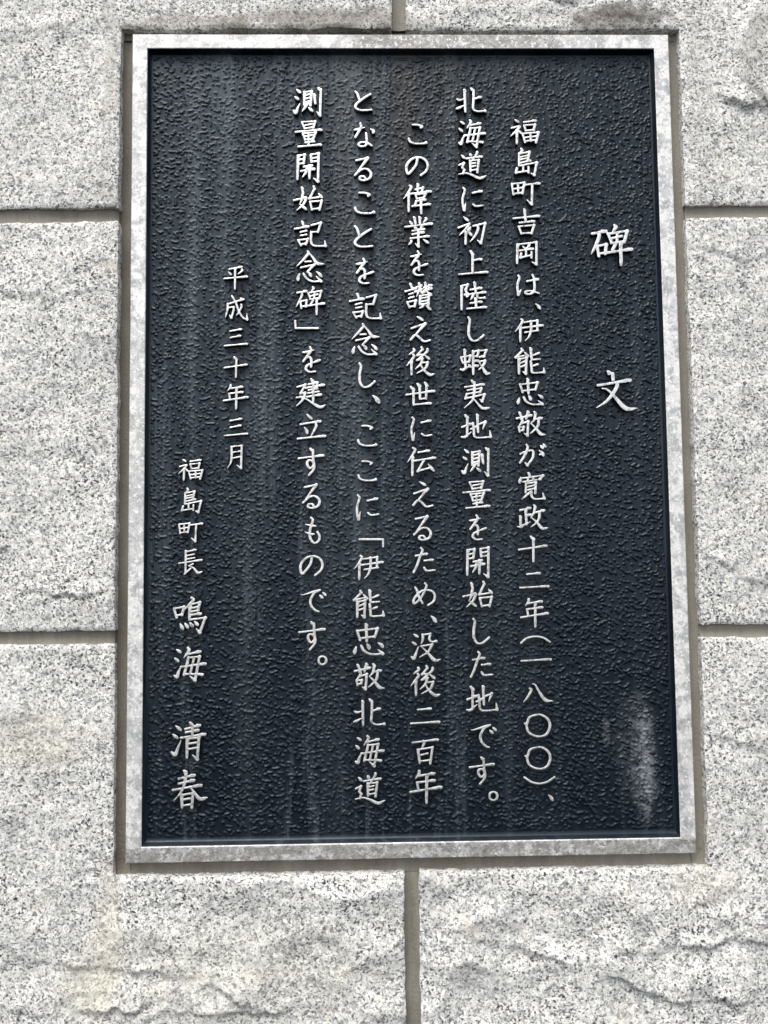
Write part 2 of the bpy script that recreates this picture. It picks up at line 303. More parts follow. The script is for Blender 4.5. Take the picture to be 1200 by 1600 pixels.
class Nodes:
    def __init__(self, name):
        self.m = bpy.data.materials.new(name)
        self.m.use_nodes = True
        self.t = self.m.node_tree
        self.b = self.t.nodes['Principled BSDF']

    def n(self, kind, **kw):
        nd = self.t.nodes.new(kind)
        for k, v in kw.items():
            setattr(nd, k, v)
        return nd

    def l(self, a_, b_):
        self.t.links.new(a_, b_)

    def val(self, sock, v):
        if hasattr(v, 'node'):
            self.l(v, sock)
        else:
            sock.default_value = v

    def mapping(self, vec, scale=(1, 1, 1), loc=(0, 0, 0), rot=(0, 0, 0)):
        nd = self.n('ShaderNodeMapping')
        self.l(vec, nd.inputs['Vector'])
        nd.inputs['Scale'].default_value = scale
        nd.inputs['Location'].default_value = loc
        nd.inputs['Rotation'].default_value = rot
        return nd.outputs[0]

    def noise(self, vec, scale, detail=3.0, rough=0.55, dist=0.0, out='Fac'):
        nd = self.n('ShaderNodeTexNoise')
        self.l(vec, nd.inputs['Vector'])
        nd.inputs['Scale'].default_value = scale
        nd.inputs['Detail'].default_value = detail
        nd.inputs['Roughness'].default_value = rough
        nd.inputs['Distortion'].default_value = dist
        return nd.outputs[out]

    def voro(self, vec, scale, out='Color', feature='F1', rand=1.0):
        nd = self.n('ShaderNodeTexVoronoi', feature=feature)
        self.l(vec, nd.inputs['Vector'])
        nd.inputs['Scale'].default_value = scale
        nd.inputs['Randomness'].default_value = rand
        return nd.outputs[out]

    def math(self, op, a_, b_=0.0, c_=0.0):
        nd = self.n('ShaderNodeMath', operation=op)
        self.val(nd.inputs[0], a_); self.val(nd.inputs[1], b_); self.val(nd.inputs[2], c_)
        return nd.outputs[0]

    def step(self, v, lo, hi, a_=0.0, b_=1.0):
        nd = self.n('ShaderNodeMapRange', interpolation_type='SMOOTHSTEP')
        self.val(nd.inputs['Value'], v)
        nd.inputs['From Min'].default_value = lo
        nd.inputs['From Max'].default_value = hi
        nd.inputs['To Min'].default_value = a_
        nd.inputs['To Max'].default_value = b_
        return nd.outputs[0]

    def ramp(self, v, stops, interp='LINEAR'):
        nd = self.n('ShaderNodeValToRGB')
        nd.color_ramp.interpolation = interp
        el = nd.color_ramp.elements
        while len(el) < len(stops):
            el.new(0.5)
        for i, (p, c) in enumerate(stops):
            el[i].position = p
            el[i].color = (c, c, c, 1) if isinstance(c, (int, float)) else (*c, 1)
        self.l(v, nd.inputs[0])
        return nd.outputs[0]

    def mix(self, f, a_, b_, blend='MIX'):
        nd = self.n('ShaderNodeMix', data_type='RGBA', blend_type=blend)
        self.val(nd.inputs[0], f)
        for s, v in ((nd.inputs[6], a_), (nd.inputs[7], b_)):
            if hasattr(v, 'node'):
                self.l(v, s)
            else:
                s.default_value = (*v, 1)
        return nd.outputs[2]

    def pos(self):
        return self.n('ShaderNodeNewGeometry').outputs['Position']

    def sep(self, v):
        nd = self.n('ShaderNodeSeparateXYZ')
        self.l(v, nd.inputs[0])
        return nd.outputs

    def bump(self, h, dist, strength=1.0, normal=None):
        nd = self.n('ShaderNodeBump')
        nd.inputs['Strength'].default_value = strength
        nd.inputs['Distance'].default_value = dist
        self.l(h, nd.inputs['Height'])
        if normal is not None:
            self.l(normal, nd.inputs['Normal'])
        return nd.outputs[0]

    def warp(self, vec, scale, amt):
        """push the coordinates about by a noise, amt in metres"""
        nz = self.noise(vec, scale, 2.0, 0.5, out='Color')
        s = self.n('ShaderNodeVectorMath', operation='SUBTRACT')
        self.l(nz, s.inputs[0]); s.inputs[1].default_value = (0.5, 0.5, 0.5)
        k = self.n('ShaderNodeVectorMath', operation='SCALE')
        self.l(s.outputs[0], k.inputs[0]); k.inputs['Scale'].default_value = amt
        ad = self.n('ShaderNodeVectorMath', operation='ADD')
        self.l(vec, ad.inputs[0]); self.l(k.outputs[0], ad.inputs[1])
        return ad.outputs[0]

    def blot(self, P, x, z, rx, rz, soft=0.6, wob=0.0):
        """an elliptical stain on the wall, 1 inside and 0 outside"""
        s = self.sep(P)
        dx = self.math('DIVIDE', self.math('SUBTRACT', s[0], x), rx)
        dz = self.math('DIVIDE', self.math('SUBTRACT', s[2], z), rz)
        d = self.math('ADD', self.math('MULTIPLY', dx, dx), self.math('MULTIPLY', dz, dz))
        if wob:
            d = self.math('ADD', d, self.math('MULTIPLY', self.math('SUBTRACT', self.noise(P, 60, 4, 0.6), 0.5), wob))
        return self.step(d, 1.0 - soft, 1.0 + soft, 1.0, 0.0)


# ------------------------------------------------------------------ materials
def mat_granite():
    N = Nodes('granite')
    P = N.pos()
    W = N.warp(N.warp(P, 260.0, 0.0038), 700.0, 0.0012)
    # crystals: one random shade per grain, two sizes of grain
    g1 = N.sep(N.voro(W, 270.0))
    g2 = N.sep(N.voro(N.mapping(W, loc=(3.1, 1.7, 5.2)), 400.0))
    c1 = N.ramp(g1[0], [(0.0, (0.13, 0.132, 0.14)), (0.11, (0.28, 0.282, 0.288)), (0.26, (0.52, 0.515, 0.50)), (0.42, (0.70, 0.692, 0.65)), (1.0, (0.94, 0.925, 0.855))])
    c2 = N.ramp(g2[0], [(0.0, (0.14, 0.142, 0.148)), (0.13, (0.32, 0.322, 0.325)), (0.26, (0.58, 0.575, 0.55)), (1.0, (0.94, 0.925, 0.855))])
    col = N.mix(N.step(g2[2], 0.42, 0.45, 0.15, 0.85), c1, c2)
    # grey quartz lying in irregular clumps
    cl = N.noise(W, 190.0, 2.5, 0.6)
    col = N.mix(N.step(cl, 0.52, 0.60, 0.0, 0.30), col, (0.38, 0.38, 0.38))
    # black mica: ragged little flakes, thicker in some zones than others
    zone = N.noise(P, 22.0, 3.0, 0.6)
    m1 = N.noise(N.mapping(W, scale=(1.0, 1.0, 1.25), loc=(7, 3, 1), rot=(0, 0.6, 0)), 350.0, 2.0, 0.6)
    thr = N.step(zone, 0.30, 0.72, 0.618, 0.565)
    m1 = N.step(N.math('SUBTRACT', m1, thr), -0.004, 0.010)
    m2 = N.noise(N.mapping(W, scale=(1.3, 1.0, 0.9), loc=(1, 8, 4), rot=(0, -0.5, 0)), 520.0, 1.5, 0.6)
    m2 = N.step(m2, 0.60, 0.64)
    flake = N.math('MAXIMUM', m1, N.math('MULTIPLY', m2, 0.6))
    col = N.mix(N.math('MULTIPLY', flake, 0.97), col, (0.018, 0.019, 0.025))
    # the odd big dark crystal
    g4 = N.voro(W, 95.0)
    s4 = N.sep(g4)
    d4 = N.voro(W, 95.0, out='Distance')
    big = N.math('MULTIPLY', N.math('LESS_THAN', s4[2], 0.10), N.step(d4, 0.10, 0.17, 1.0, 0.0))
    col = N.mix(N.math('MULTIPLY', big, 0.9), col, (0.03, 0.032, 0.04))
    # broad tone, iron tint, weather stains of their own shape
    tone = N.noise(P, 9.0, 4.0, 0.6)
    col = N.mix(N.step(tone, 0.35, 0.72, 0.0, 0.22), col, (0.45, 0.45, 0.44))
    tint = N.noise(N.mapping(P, scale=(1, 1, 1.3), loc=(0.3, 0, 0.9)), 16.0, 5.0, 0.65)
    col = N.mix(N.step(tint, 0.56, 0.70, 0.0, 0.30), col, (0.70, 0.63, 0.46))
    for (x, z, rx, rz, w, c) in (
            (-0.318, -0.515, 0.016, 0.055, 0.30, (0.56, 0.49, 0.36)),
            (-0.335, -0.575, 0.035, 0.03, 0.30, (0.60, 0.55, 0.40)),
            (0.305, -0.483, 0.040, 0.018, 0.22, (0.58, 0.51, 0.38)),
            (-0.20, -0.56, 0.14, 0.05, 0.16, (0.62, 0.58, 0.44)),
            (-0.40, -0.325, 0.06, 0.03, 0.22, (0.66, 0.60, 0.42)),
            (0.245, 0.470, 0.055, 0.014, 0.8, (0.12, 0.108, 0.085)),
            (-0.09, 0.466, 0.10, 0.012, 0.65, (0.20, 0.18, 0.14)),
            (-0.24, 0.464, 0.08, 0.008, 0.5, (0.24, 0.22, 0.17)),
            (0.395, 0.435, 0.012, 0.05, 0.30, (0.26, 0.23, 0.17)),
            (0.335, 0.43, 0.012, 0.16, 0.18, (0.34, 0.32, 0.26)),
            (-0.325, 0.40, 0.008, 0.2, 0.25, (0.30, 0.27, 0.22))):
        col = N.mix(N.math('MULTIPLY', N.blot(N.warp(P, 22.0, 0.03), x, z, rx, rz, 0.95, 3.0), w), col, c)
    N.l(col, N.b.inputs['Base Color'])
    N.b.inputs['Roughness'].default_value = 0.78
    N.b.inputs['Specular IOR Level'].default_value = 0.35
    h = N.noise(P, 420.0, 4.0, 0.65)
    nm = N.bump(h, 0.0008, 0.6)
    h2 = N.noise(P, 90.0, 5.0, 0.65)
    nm = N.bump(h2, 0.003, 0.35, nm)
    N.l(nm, N.b.inputs['Normal'])
    return N.m


def mat_mortar():
    N = Nodes('mortar')
    P = N.pos()
    s = N.sep(P)
    a_ = N.noise(N.mapping(P, scale=(1, 1, 0.15)), 90.0, 4.0, 0.6)
    b_ = N.noise(P, 14.0, 4.0, 0.6)
    col = N.ramp(a_, [(0.25, (0.155, 0.142, 0.108)), (0.6, (0.235, 0.22, 0.178)), (0.8, (0.29, 0.275, 0.23))])
    col = N.mix(N.step(b_, 0.42, 0.7, 0.0, 0.45), col, (0.14, 0.125, 0.10))
    # the shade in the left-hand channel is painted into the mortar colour, further down
    # darker brown blotches in the channel round the plaque
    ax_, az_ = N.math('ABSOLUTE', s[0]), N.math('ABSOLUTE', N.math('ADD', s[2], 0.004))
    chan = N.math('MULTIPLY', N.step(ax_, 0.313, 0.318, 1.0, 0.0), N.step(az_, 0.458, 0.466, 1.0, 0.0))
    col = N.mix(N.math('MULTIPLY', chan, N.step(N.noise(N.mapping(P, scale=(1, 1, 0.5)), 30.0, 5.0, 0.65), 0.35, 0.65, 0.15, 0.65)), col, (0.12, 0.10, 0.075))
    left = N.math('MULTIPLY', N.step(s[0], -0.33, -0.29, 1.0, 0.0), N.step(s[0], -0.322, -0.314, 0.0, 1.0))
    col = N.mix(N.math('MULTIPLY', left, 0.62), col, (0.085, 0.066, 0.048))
    col = N.mix(N.step(s[0], 0.2, 0.31, 0.0, 0.3), col, (0.31, 0.295, 0.245))
    N.l(col, N.b.inputs['Base Color'])
    N.b.inputs['Roughness'].default_value = 0.7
    grit = N.noise(P, 650.0, 3.0, 0.7)
    N.l(N.mix(N.step(grit, 0.54, 0.66, 0.0, 0.30), col, (0.33, 0.315, 0.275)), N.b.inputs['Base Color'])
    N.l(N.bump(N.noise(P, 300.0, 5.0, 0.7), 0.0012, 0.8), N.b.inputs['Normal'])
    return N.m


def mat_frame():
    N = Nodes('weathered_silver_paint')
    P = N.pos()
    s = N.sep(P)
    W = N.warp(P, 45.0, 0.010)
    n1 = N.noise(W, 75.0, 6.0, 0.62)
    n2 = N.noise(N.mapping(P, scale=(1, 1, 0.45)), 26.0, 4.0, 0.6)
    col = N.ramp(n1, [(0.33, (0.36, 0.36, 0.355)), (0.44, (0.52, 0.52, 0.51)), (0.50, (0.72, 0.715, 0.69)), (0.75, (0.82, 0.81, 0.77))])
    n3 = N.noise(W, 34.0, 7.0, 0.66)
    n4 = N.noise(N.warp(P, 200.0, 0.004), 330.0, 4.0, 0.75)
    patch = N.math('MAXIMUM', N.math('MULTIPLY', N.step(n2, 0.50, 0.56), N.step(n4, 0.40, 0.55)), N.step(n3, 0.54, 0.55))
    col = N.mix(N.math('MULTIPLY', patch, 0.68), col, (0.36, 0.362, 0.36))
    col = N.mix(N.step(n4, 0.56, 0.62, 0.0, 0.6), col, (0.86, 0.85, 0.82))
    col = N.mix(N.step(n4, 0.36, 0.44, 0.6, 0.0), col, (0.26, 0.26, 0.255))
    edge = N.voro(W, 60.0, out='Distance', feature='DISTANCE_TO_EDGE')
    ln = N.math('MULTIPLY', N.step(edge, 0.0, 0.05, 1.0, 0.0), N.step(n1, 0.45, 0.6, 0.0, 1.0))
    col = N.mix(N.math('MULTIPLY', ln, 0.30), col, (0.27, 0.26, 0.235))
    # bottom bar and middle of the top bar: paint flaking off grey metal
    zone = N.math('MAXIMUM', N.step(s[2], -0.437, -0.433, 1.0, 0.0),
                  N.math('MULTIPLY', N.step(s[2], 0.432, 0.436, 0.0, 1.0), N.step(N.math('ABSOLUTE', N.math('SUBTRACT', s[0], 0.06)), 0.10, 0.14, 1.0, 0.0)))
    fl = N.noise(W, 110.0, 7.0, 0.7)
    flake = N.math('MULTIPLY', zone, N.step(fl, 0.43, 0.52, 1.0, 0.0))
    col = N.mix(N.math('MULTIPLY', flake, 0.85), col, (0.20, 0.19, 0.18))
    flb = N.math('MULTIPLY', zone, N.step(n3, 0.50, 0.53, 0.75, 0.1))
    col = N.mix(flb, col, (0.27, 0.255, 0.235))
    n5 = N.noise(N.warp(P, 260.0, 0.003), 190.0, 5.0, 0.72)
    fleck = N.math('MULTIPLY', N.step(n5, 0.565, 0.60), N.step(s[2], -0.437, -0.433, 0.35, 1.0))
    col = N.mix(N.math('MULTIPLY', fleck, 0.85), col, (0.88, 0.885, 0.88))
    scab = N.math('MULTIPLY', N.step(n5, 0.37, 0.42, 1.0, 0.0), N.step(s[2], -0.437, -0.433, 1.0, 0.25))
    col = N.mix(N.math('MULTIPLY', scab, 0.8), col, (0.14, 0.13, 0.12))
    rust = N.noise(N.mapping(P, scale=(2, 1, 0.6), loc=(4, 0, 0)), 60.0, 4.0, 0.6)
    col = N.mix(N.step(rust, 0.62, 0.72, 0.0, 0.22), col, (0.40, 0.34, 0.25))
    N.l(col, N.b.inputs['Base Color'])
    N.b.inputs['Metallic'].default_value = 0.25
    N.l(N.step(n1, 0.3, 0.7, 0.42, 0.62), N.b.inputs['Roughness'])
    h = N.math('ADD', N.math('MULTIPLY', fl, 0.6), N.math('MULTIPLY', flake, -0.5))
    N.l(N.bump(h, 0.0010, 0.55), N.b.inputs['Normal'])
    return N.m


def navy(N, P):
    """dark blue-black paint with rain streaks and chalky bloom"""
    s = N.sep(P)
    col = N.mix(N.noise(P, 12.0, 4.0, 0.6), (0.0023, 0.0050, 0.0092), (0.0044, 0.0086, 0.0148))
    st = N.noise(N.mapping(P, scale=(1.0, 1.0, 0.035), loc=(2.3, 0, 0.4)), 42.0, 4.0, 0.62)
    hi = N.step(s[2], -0.45, 0.42, 0.25, 1.0)
    col = N.mix(N.math('MULTIPLY', N.math('MULTIPLY', N.step(st, 0.46, 0.70, 0.0, 0.42), hi), N.step(s[0], 0.02, 0.14, 1.0, 0.3)), col, (0.072, 0.092, 0.102))
    st2 = N.noise(N.mapping(P, scale=(1.0, 1.0, 0.05), loc=(7.3, 0, 1.4)), 65.0, 5.0, 0.7)
    col = N.mix(N.math('MULTIPLY', N.step(st2, 0.50, 0.68, 0.0, 0.45), N.step(s[0], 0.0, 0.14, 1.0, 0.2)), col, (0.085, 0.105, 0.12))
    for (x, w, z0, z1, k) in ((-0.092, 0.005, 0.20, 0.43, 0.55), (-0.055, 0.016, -0.15, 0.42, 0.40), (-0.235, 0.012, 0.05, 0.42, 0.25), (-0.150, 0.010, 0.0, 0.30, 0.2),
                              (-0.02, 0.014, 0.10, 0.43, 0.25), (-0.17, 0.02, -0.40, 0.1, 0.10), (0.10, 0.03, -0.35, 0.2, 0.10)):
        dx = N.math('DIVIDE', N.math('ABSOLUTE', N.math('SUBTRACT', s[0], x)), w)
        m = N.math('MULTIPLY', N.step(dx, 0.2, 1.6, 1.0, 0.0), N.math('MULTIPLY', N.step(s[2], z0 - 0.08, z0 + 0.08), N.step(s[2], z1 - 0.015, z1 + 0.02, 1.0, 0.0)))
        col = N.mix(N.math('MULTIPLY', N.math('MULTIPLY', m, N.step(st2, 0.35, 0.6, 0.35, 1.0)), k), col, (0.095, 0.115, 0.125))
    # rusty brown drips under the top edge
    for (x, w, z0, k) in ((0.003, 0.018, 0.20, 0.50), (0.045, 0.02, 0.32, 0.35), (-0.035, 0.010, 0.36, 0.3), (-0.063, 0.018, 0.08, 0.30), (0.135, 0.012, 0.28, 0.3)):
        dx = N.math('DIVIDE', N.math('ABSOLUTE', N.math('SUBTRACT', s[0], x)), w)
        m = N.math('MULTIPLY', N.step(dx, 0.1, 1.5, 1.0, 0.0), N.step(s[2], z0 - 0.1, z0 + 0.12))
        col = N.mix(N.math('MULTIPLY', m, k), col, (0.050, 0.040, 0.032))
    # chalky smear low on the right
    for (x, z, rx, rz, k) in ((0.2520, -0.358, 0.0065, 0.048, 0.60), (0.250, -0.355, 0.0135, 0.062, 0.34), (0.210, -0.322, 0.004, 0.016, 0.28), (0.235, -0.340, 0.016, 0.05, 0.12)):
        m = N.blot(P, x, z, rx, rz, 0.75, 2.2)
        m = N.math('MULTIPLY', m, N.step(N.noise(P, 170.0, 5.0, 0.7), 0.40, 0.58, 0.12, 1.0))
        col = N.mix(N.math('MULTIPLY', m, k), col, (0.22, 0.235, 0.245))
    return col


def mat_navy():
    N = Nodes('navy_paint')
    P = N.pos()
    col = navy(N, P)
    fine = N.noise(P, 700.0, 3.0, 0.6)
    N.l(N.bump(fine, 0.0004, 0.25), N.b.inputs['Normal'])
    N.b.inputs['Specular Tint'].default_value = (0.80, 0.92, 1.0, 1.0)
    N.b.inputs['Specular IOR Level'].default_value = 0.36
    N.l(col, N.b.inputs['Base Color'])
    N.l(N.step(N.noise(P, 60.0, 4.0, 0.6), 0.3, 0.7, 0.33, 0.44), N.b.inputs['Roughness'])
    return N.m


def mat_letter():
    N = Nodes('polished_cast_metal')
    P = N.pos()
    n1 = N.noise(P, 230.0, 4.0, 0.65)
    n2 = N.noise(P, 30.0, 3.0, 0.6)
    col = N.ramp(n1, [(0.30, (0.25, 0.245, 0.235)), (0.40, (0.52, 0.515, 0.495)), (0.52, (0.72, 0.72, 0.705)), (1.0, (0.86, 0.86, 0.845))])
    col = N.mix(N.step(n2, 0.5, 0.7, 0.0, 0.35), col, (0.47, 0.455, 0.42))
    pit = N.noise(P, 620.0, 2.0, 0.6)
    col = N.mix(N.step(pit, 0.60, 0.68, 0.0, 0.55), col, (0.24, 0.235, 0.22))
    N.l(col, N.b.inputs['Base Color'])
    N.b.inputs['Metallic'].default_value = 0.55
    N.b.inputs['Roughness'].default_value = 0.38
    N.l(N.bump(N.noise(P, 260.0, 4.0, 0.6), 0.0010, 0.5), N.b.inputs['Normal'])
    return N.m


GRANITE, MORTAR, FRAME = mat_granite(), mat_mortar(), mat_frame()
NAVY, LETTER = mat_navy(), mat_letter()

# ------------------------------------------------------------------ the wall: six granite blocks and their joints
wall = bpy.data.objects.new('granite_wall', None)
scene.collection.objects.link(wall)
wall.location = (0, 0.016, -0.85)
wall['label'] = 'wall of rough split pale grey granite blocks with brownish mortar joints around the dark plaque'
wall['category'] = 'wall'

def scoops(x, z, cell, seed, R):
    """shell-shaped chips: the lowest of many shallow bowls, with sharp arrises between them"""
    rs = np.random.RandomState(seed)
    J = rs.uniform(0.1, 0.9, (64, 64, 2)); C = rs.uniform(0, 1, (64, 64))
    ix, iz = np.floor(x / cell).astype(int), np.floor(z / cell).astype(int)
    best = np.full(x.shape, 1e9)
    for dx in (-1, 0, 1):
        for dz in (-1, 0, 1):
            cx_, cz_ = ix + dx, iz + dz
            jj = J[cx_ % 64, cz_ % 64]
            d2 = (x - (cx_ + jj[..., 0]) * cell) ** 2 + (z - (cz_ + jj[..., 1]) * cell) ** 2
            best = np.minimum(best, C[cx_ % 64, cz_ % 64] * cell * 0.06 + d2 / (2 * R))
    return best


LEDGES = (   # polyline in mm, height, fade length; the face stands proud on the upper side and drops below
    (((-440, -520), (-400, -548), (-330, -556), (-240, -563), (-190, -585)), 5.0, 38),
    (((-380, -600), (-300, -596), (-200, -604), (-120, -600)), 4.0, 30),
    (((80, -535), (135, -552), (190, -570), (270, -597), (330, -600)), 5.5, 40),
    (((245, -548), (300, -545), (345, -538), (420, -545)), 6.0, 35),
    (((-440, 10), (-400, 0), (-370, -8)), 3.5, 25),
    (((-420, -166), (-380, -170), (-330, -168)), 3.5, 20),
    (((330, -140), (360, -162), (405, -178)), 5.0, 30),
    (((372, 372), (385, 366), (420, 362)), 5.5, 30),
    (((90, 515), (150, 500), (215, 478), (260, 470)), 4.0, 22),
    (((-160, 500), (-100, 494), (-50, 498)), 2.5, 20),
    (((330, 200), (370, 190), (420, 196)), 2.0, 25),
    (((-440, 160), (-380, 150), (-340, 158)), 2.0, 25),
    (((-440, -300), (-380, -312), (-330, -330)), 2.5, 25),
    (((330, -330), (370, -345), (420, -340)), 2.5, 25),
)


def relief(x, z, seed):
    """height of the split face in mm, proud of the wall"""
    wx = x + 9 * vnoise(x, z, 60, 11) + 3 * vnoise(x, z, 17, 12)
    wz = z + 9 * vnoise(x, z, 55, 13) + 3 * vnoise(x, z, 15, 14)
    h = 4.0 * vnoise(wx, wz, 150, 21 + seed) + 1.5 * vnoise(wx, wz * 1.3, 62, 22 + seed)
    h += 0.35 * (1 - 2 * np.abs(vnoise(wx, wz * 1.5, 34, 23))) + 0.45 * vnoise(wx, wz, 15, 24)
    h += 0.35 * vnoise(x, z, 7, 25) + 0.25 * vnoise(x, z, 4, 26)
    rough = np.clip(0.6 + 0.6 * vnoise(x, z, 120, 91), 0.15, 1) * np.where(z < -440, 0.95, np.where((x > 300) | (z > 440), 0.45, 0.22))
    h += rough * (scoops(wx * 0.8, wz, 58, 92, 110.0) + 0.6 * scoops(wx, wz * 1.2, 23, 93, 60.0) - 3.0)
    for pts, amp, L in LEDGES:
        amp = amp * 0.85
        best = np.full(x.shape, 1e9); sg = np.ones(x.shape)
        px = x + 2.5 * vnoise(x, z, 12, 31); pz = z + 4.0 * vnoise(x, z, 11, 32) + 2 * vnoise(x, z, 5, 33)
        for (ax, az), (bx, bz) in zip(pts[:-1], pts[1:]):
            dx, dz = bx - ax, bz - az
            t = np.clip(((px - ax) * dx + (pz - az) * dz) / (dx * dx + dz * dz), 0, 1)
            d = np.hypot(px - ax - t * dx, pz - az - t * dz)
            up = (pz - az) * dx - (px - ax) * dz
            m = d < best
            best = np.where(m, d, best); sg = np.where(m, np.sign(up), sg)
        sd = best * sg
        soft = 2.2 + 1.2 * vnoise(x, z, 26, 34)
        t = np.clip((sd + soft / 2) / soft, 0, 1)
        t = t * t * (3 - 2 * t)
        endfade = np.clip(0.62 + 0.75 * vnoise(x, z, 30, 35) + 0.3 * vnoise(x, z, 11, 36), 0.05, 1.1) / (1.0 + np.exp((best - L) / 6.0))
        h += amp * endfade * (t * np.exp(-np.maximum(sd, 0) / L) - 0.45 * (1 - t) * np.exp(-np.maximum(-sd, 0) / (L * 0.4)))
    # a curved conchoidal scar at the upper right
    d = np.hypot(x - 470, z - 430) + 5 * vnoise(x, z, 16, 41)
    h += np.where(z > 355, 5.0 * np.clip((92 - d) / 5.0, 0, 1) * np.exp(-np.clip(92 - d, 0, 99) / 60.0), 0.0)
    return h


X0, X1, Z0, Z1 = -1050.0, 1050.0, -900.0, 800.0        # how far the blocks are built
OX0, OX1, OZ0, OZ1 = -313.5, 312.6, -464.5, 456.5   # the opening round the plaque
TJ = (-11.2, 4.6)
BJ = (-9.8, 6.2)
LU, LL, RU, RL = (236.0, 251.5), (-222.5, -208.3), (238.3, 253.0), (-224.4, -210.2)
STONES = (   # outer rectangle, clipped by the opening
    (X0, TJ[0], LU[1], Z1), (TJ[1], X1, RU[1], Z1),
    (X0, OX0, LL[1], LU[0]), (OX1, X1, RL[1], RU[0]),
    (X0, BJ[0], Z0, LL[0]), (BJ[1], X1, Z0, RL[0]))
STEP = 2.6


def axis(lo, hi, cuts, cuts_z=False):
    pts = sorted({lo, hi, *[c for c in cuts if lo < c < hi]})
    pts = sorted({*pts, *[c for c in (-460.0, 440.0, 520.0, -660.0) if lo < c < hi]})
    out = []
    for a0, b0 in zip(pts[:-1], pts[1:]):
        far = b0 <= -660 or a0 >= 520 or (b0 <= -460 and not cuts_z) or (a0 >= 440 and not cuts_z)
        n = max(1, int(round((b0 - a0) / (STEP * (3 if far else 1)))))
        out += list(np.linspace(a0, b0, n + 1)[:-1])
    return np.array(out + [hi])


def make_stone(k, rect):
    x0, x1, z0, z1 = rect
    xs, zs = axis(x0, x1, (OX0, OX1)), axis(z0, z1, (OZ0, OZ1), True)
    X, Z = np.meshgrid(xs, zs, indexing='ij')
    e_ = 1e-6
    inx = np.maximum(OX0 - X, X - OX1); inz = np.maximum(OZ0 - Z, Z - OZ1)
    outd = np.where((inx > 0) & (inz > 0), np.hypot(inx, inz), np.maximum(inx, inz))    # distance outside the opening
    d = np.minimum.reduce([X - x0, x1 - X, Z - z0, z1 - Z, outd])
    d = np.maximum(d, 0)
    H = 1.5 + relief(X, Z, k * 5)
    r = 1.7 + 0.9 * vnoise(X, Z, 22, 51) + 0.8 * vnoise(X, Z, 7, 52)
    t = np.clip(d / r, 0, 1)
    H = H * (0.6 + 0.4 * np.clip(d / 28.0, 0, 1)) - 1.4 * (1 - np.sqrt(1 - (1 - t) ** 2 + 1e-9))
    near = np.exp(-d / 3.0)
    Xw = X + near * (0.9 * vnoise(X, Z, 14, 61) + 0.5 * vnoise(X, Z, 5, 62))
    Zw = Z + near * (0.9 * vnoise(X, Z, 13, 63) + 0.5 * vnoise(X, Z, 5, 64))
    nx, nz = len(xs), len(zs)
    cx, cz = (xs[:-1] + xs[1:]) / 2, (zs[:-1] + zs[1:]) / 2
    CX, CZ = np.meshgrid(cx, cz, indexing='ij')
    keep = ~((CX > OX0) & (CX < OX1) & (CZ > OZ0) & (CZ < OZ1))
    idx = np.arange(nx * nz).reshape(nx, nz)
    q = np.stack([idx[:-1, :-1], idx[1:, :-1], idx[1:, 1:], idx[:-1, 1:]], -1)[keep]
    used = np.unique(q)
    remap = np.full(nx * nz, -1); remap[used] = np.arange(len(used))
    q = remap[q]
    V = np.stack([Xw.ravel()[used], -H.ravel()[used], Zw.ravel()[used]], 1)
    # walls of the block, going back into the joint
    ed = np.concatenate([q[:, [0, 1]], q[:, [1, 2]], q[:, [2, 3]], q[:, [3, 0]]])
    key = np.sort(ed, 1); key = key[:, 0] * 10000000 + key[:, 1]
    u, inv, cnt = np.unique(key, return_inverse=True, return_counts=True)
    be = ed[cnt[inv] == 1]
    bv = np.unique(be)
    back = np.full(len(V), -1); back[bv] = len(V) + np.arange(len(bv))
    VF = V[bv].copy(); VB = V[bv].copy(); VB[:, 1] = 30.0
    V = np.concatenate([V, VB, VF]) * MM
    n_b = len(bv)
    sides = np.stack([back[be[:, 1]] + n_b, back[be[:, 0]] + n_b, back[be[:, 0]], back[be[:, 1]]], 1)
    faces = np.concatenate([q, sides]).tolist()
    me = mesh_np('stone', V - np.array(wall.location), faces, smooth=True)
    return link('stone', me, [GRANITE], wall)


for k, r_ in enumerate(STONES):
    make_stone(k, r_)

# mortar: one strip along each joint, slightly hollow, plus the channel round the plaque
mv, mf = [], []


def strip(ax, a0, a1, c0, c1, y_edge, y_mid):
    """a joint running along axis ax from a0 to a1, between c0 and c1 across it"""
    n = max(2, int((a1 - a0) / 8))
    prof = [(-0.08, y_edge - 0.3), (0.12, y_edge + 0.6), (0.5, y_mid), (0.88, y_edge + 0.6), (1.08, y_edge - 0.3)]
    base = len(mv)
    for i in range(n + 1):
        s_ = a0 + (a1 - a0) * i / n
        for (f_, y_) in prof:
            c_ = c0 + (c1 - c0) * f_
            wob = 0.35 * float(vnoise(np.array([s_ + c_ * 3]), np.array([c_]), 18, 71)[0])
            mv.append((s_ * MM, (y_ + wob) * MM, c_ * MM) if ax == 0 else (c_ * MM, (y_ + wob) * MM, s_ * MM))
    w = len(prof)
    for i in range(n):
        for j in range(w - 1):
            f_ = [base + i * w + j, base + (i + 1) * w + j, base + (i + 1) * w + j + 1, base + i * w + j + 1]
            mf.append(f_ if ax == 0 else f_[::-1])


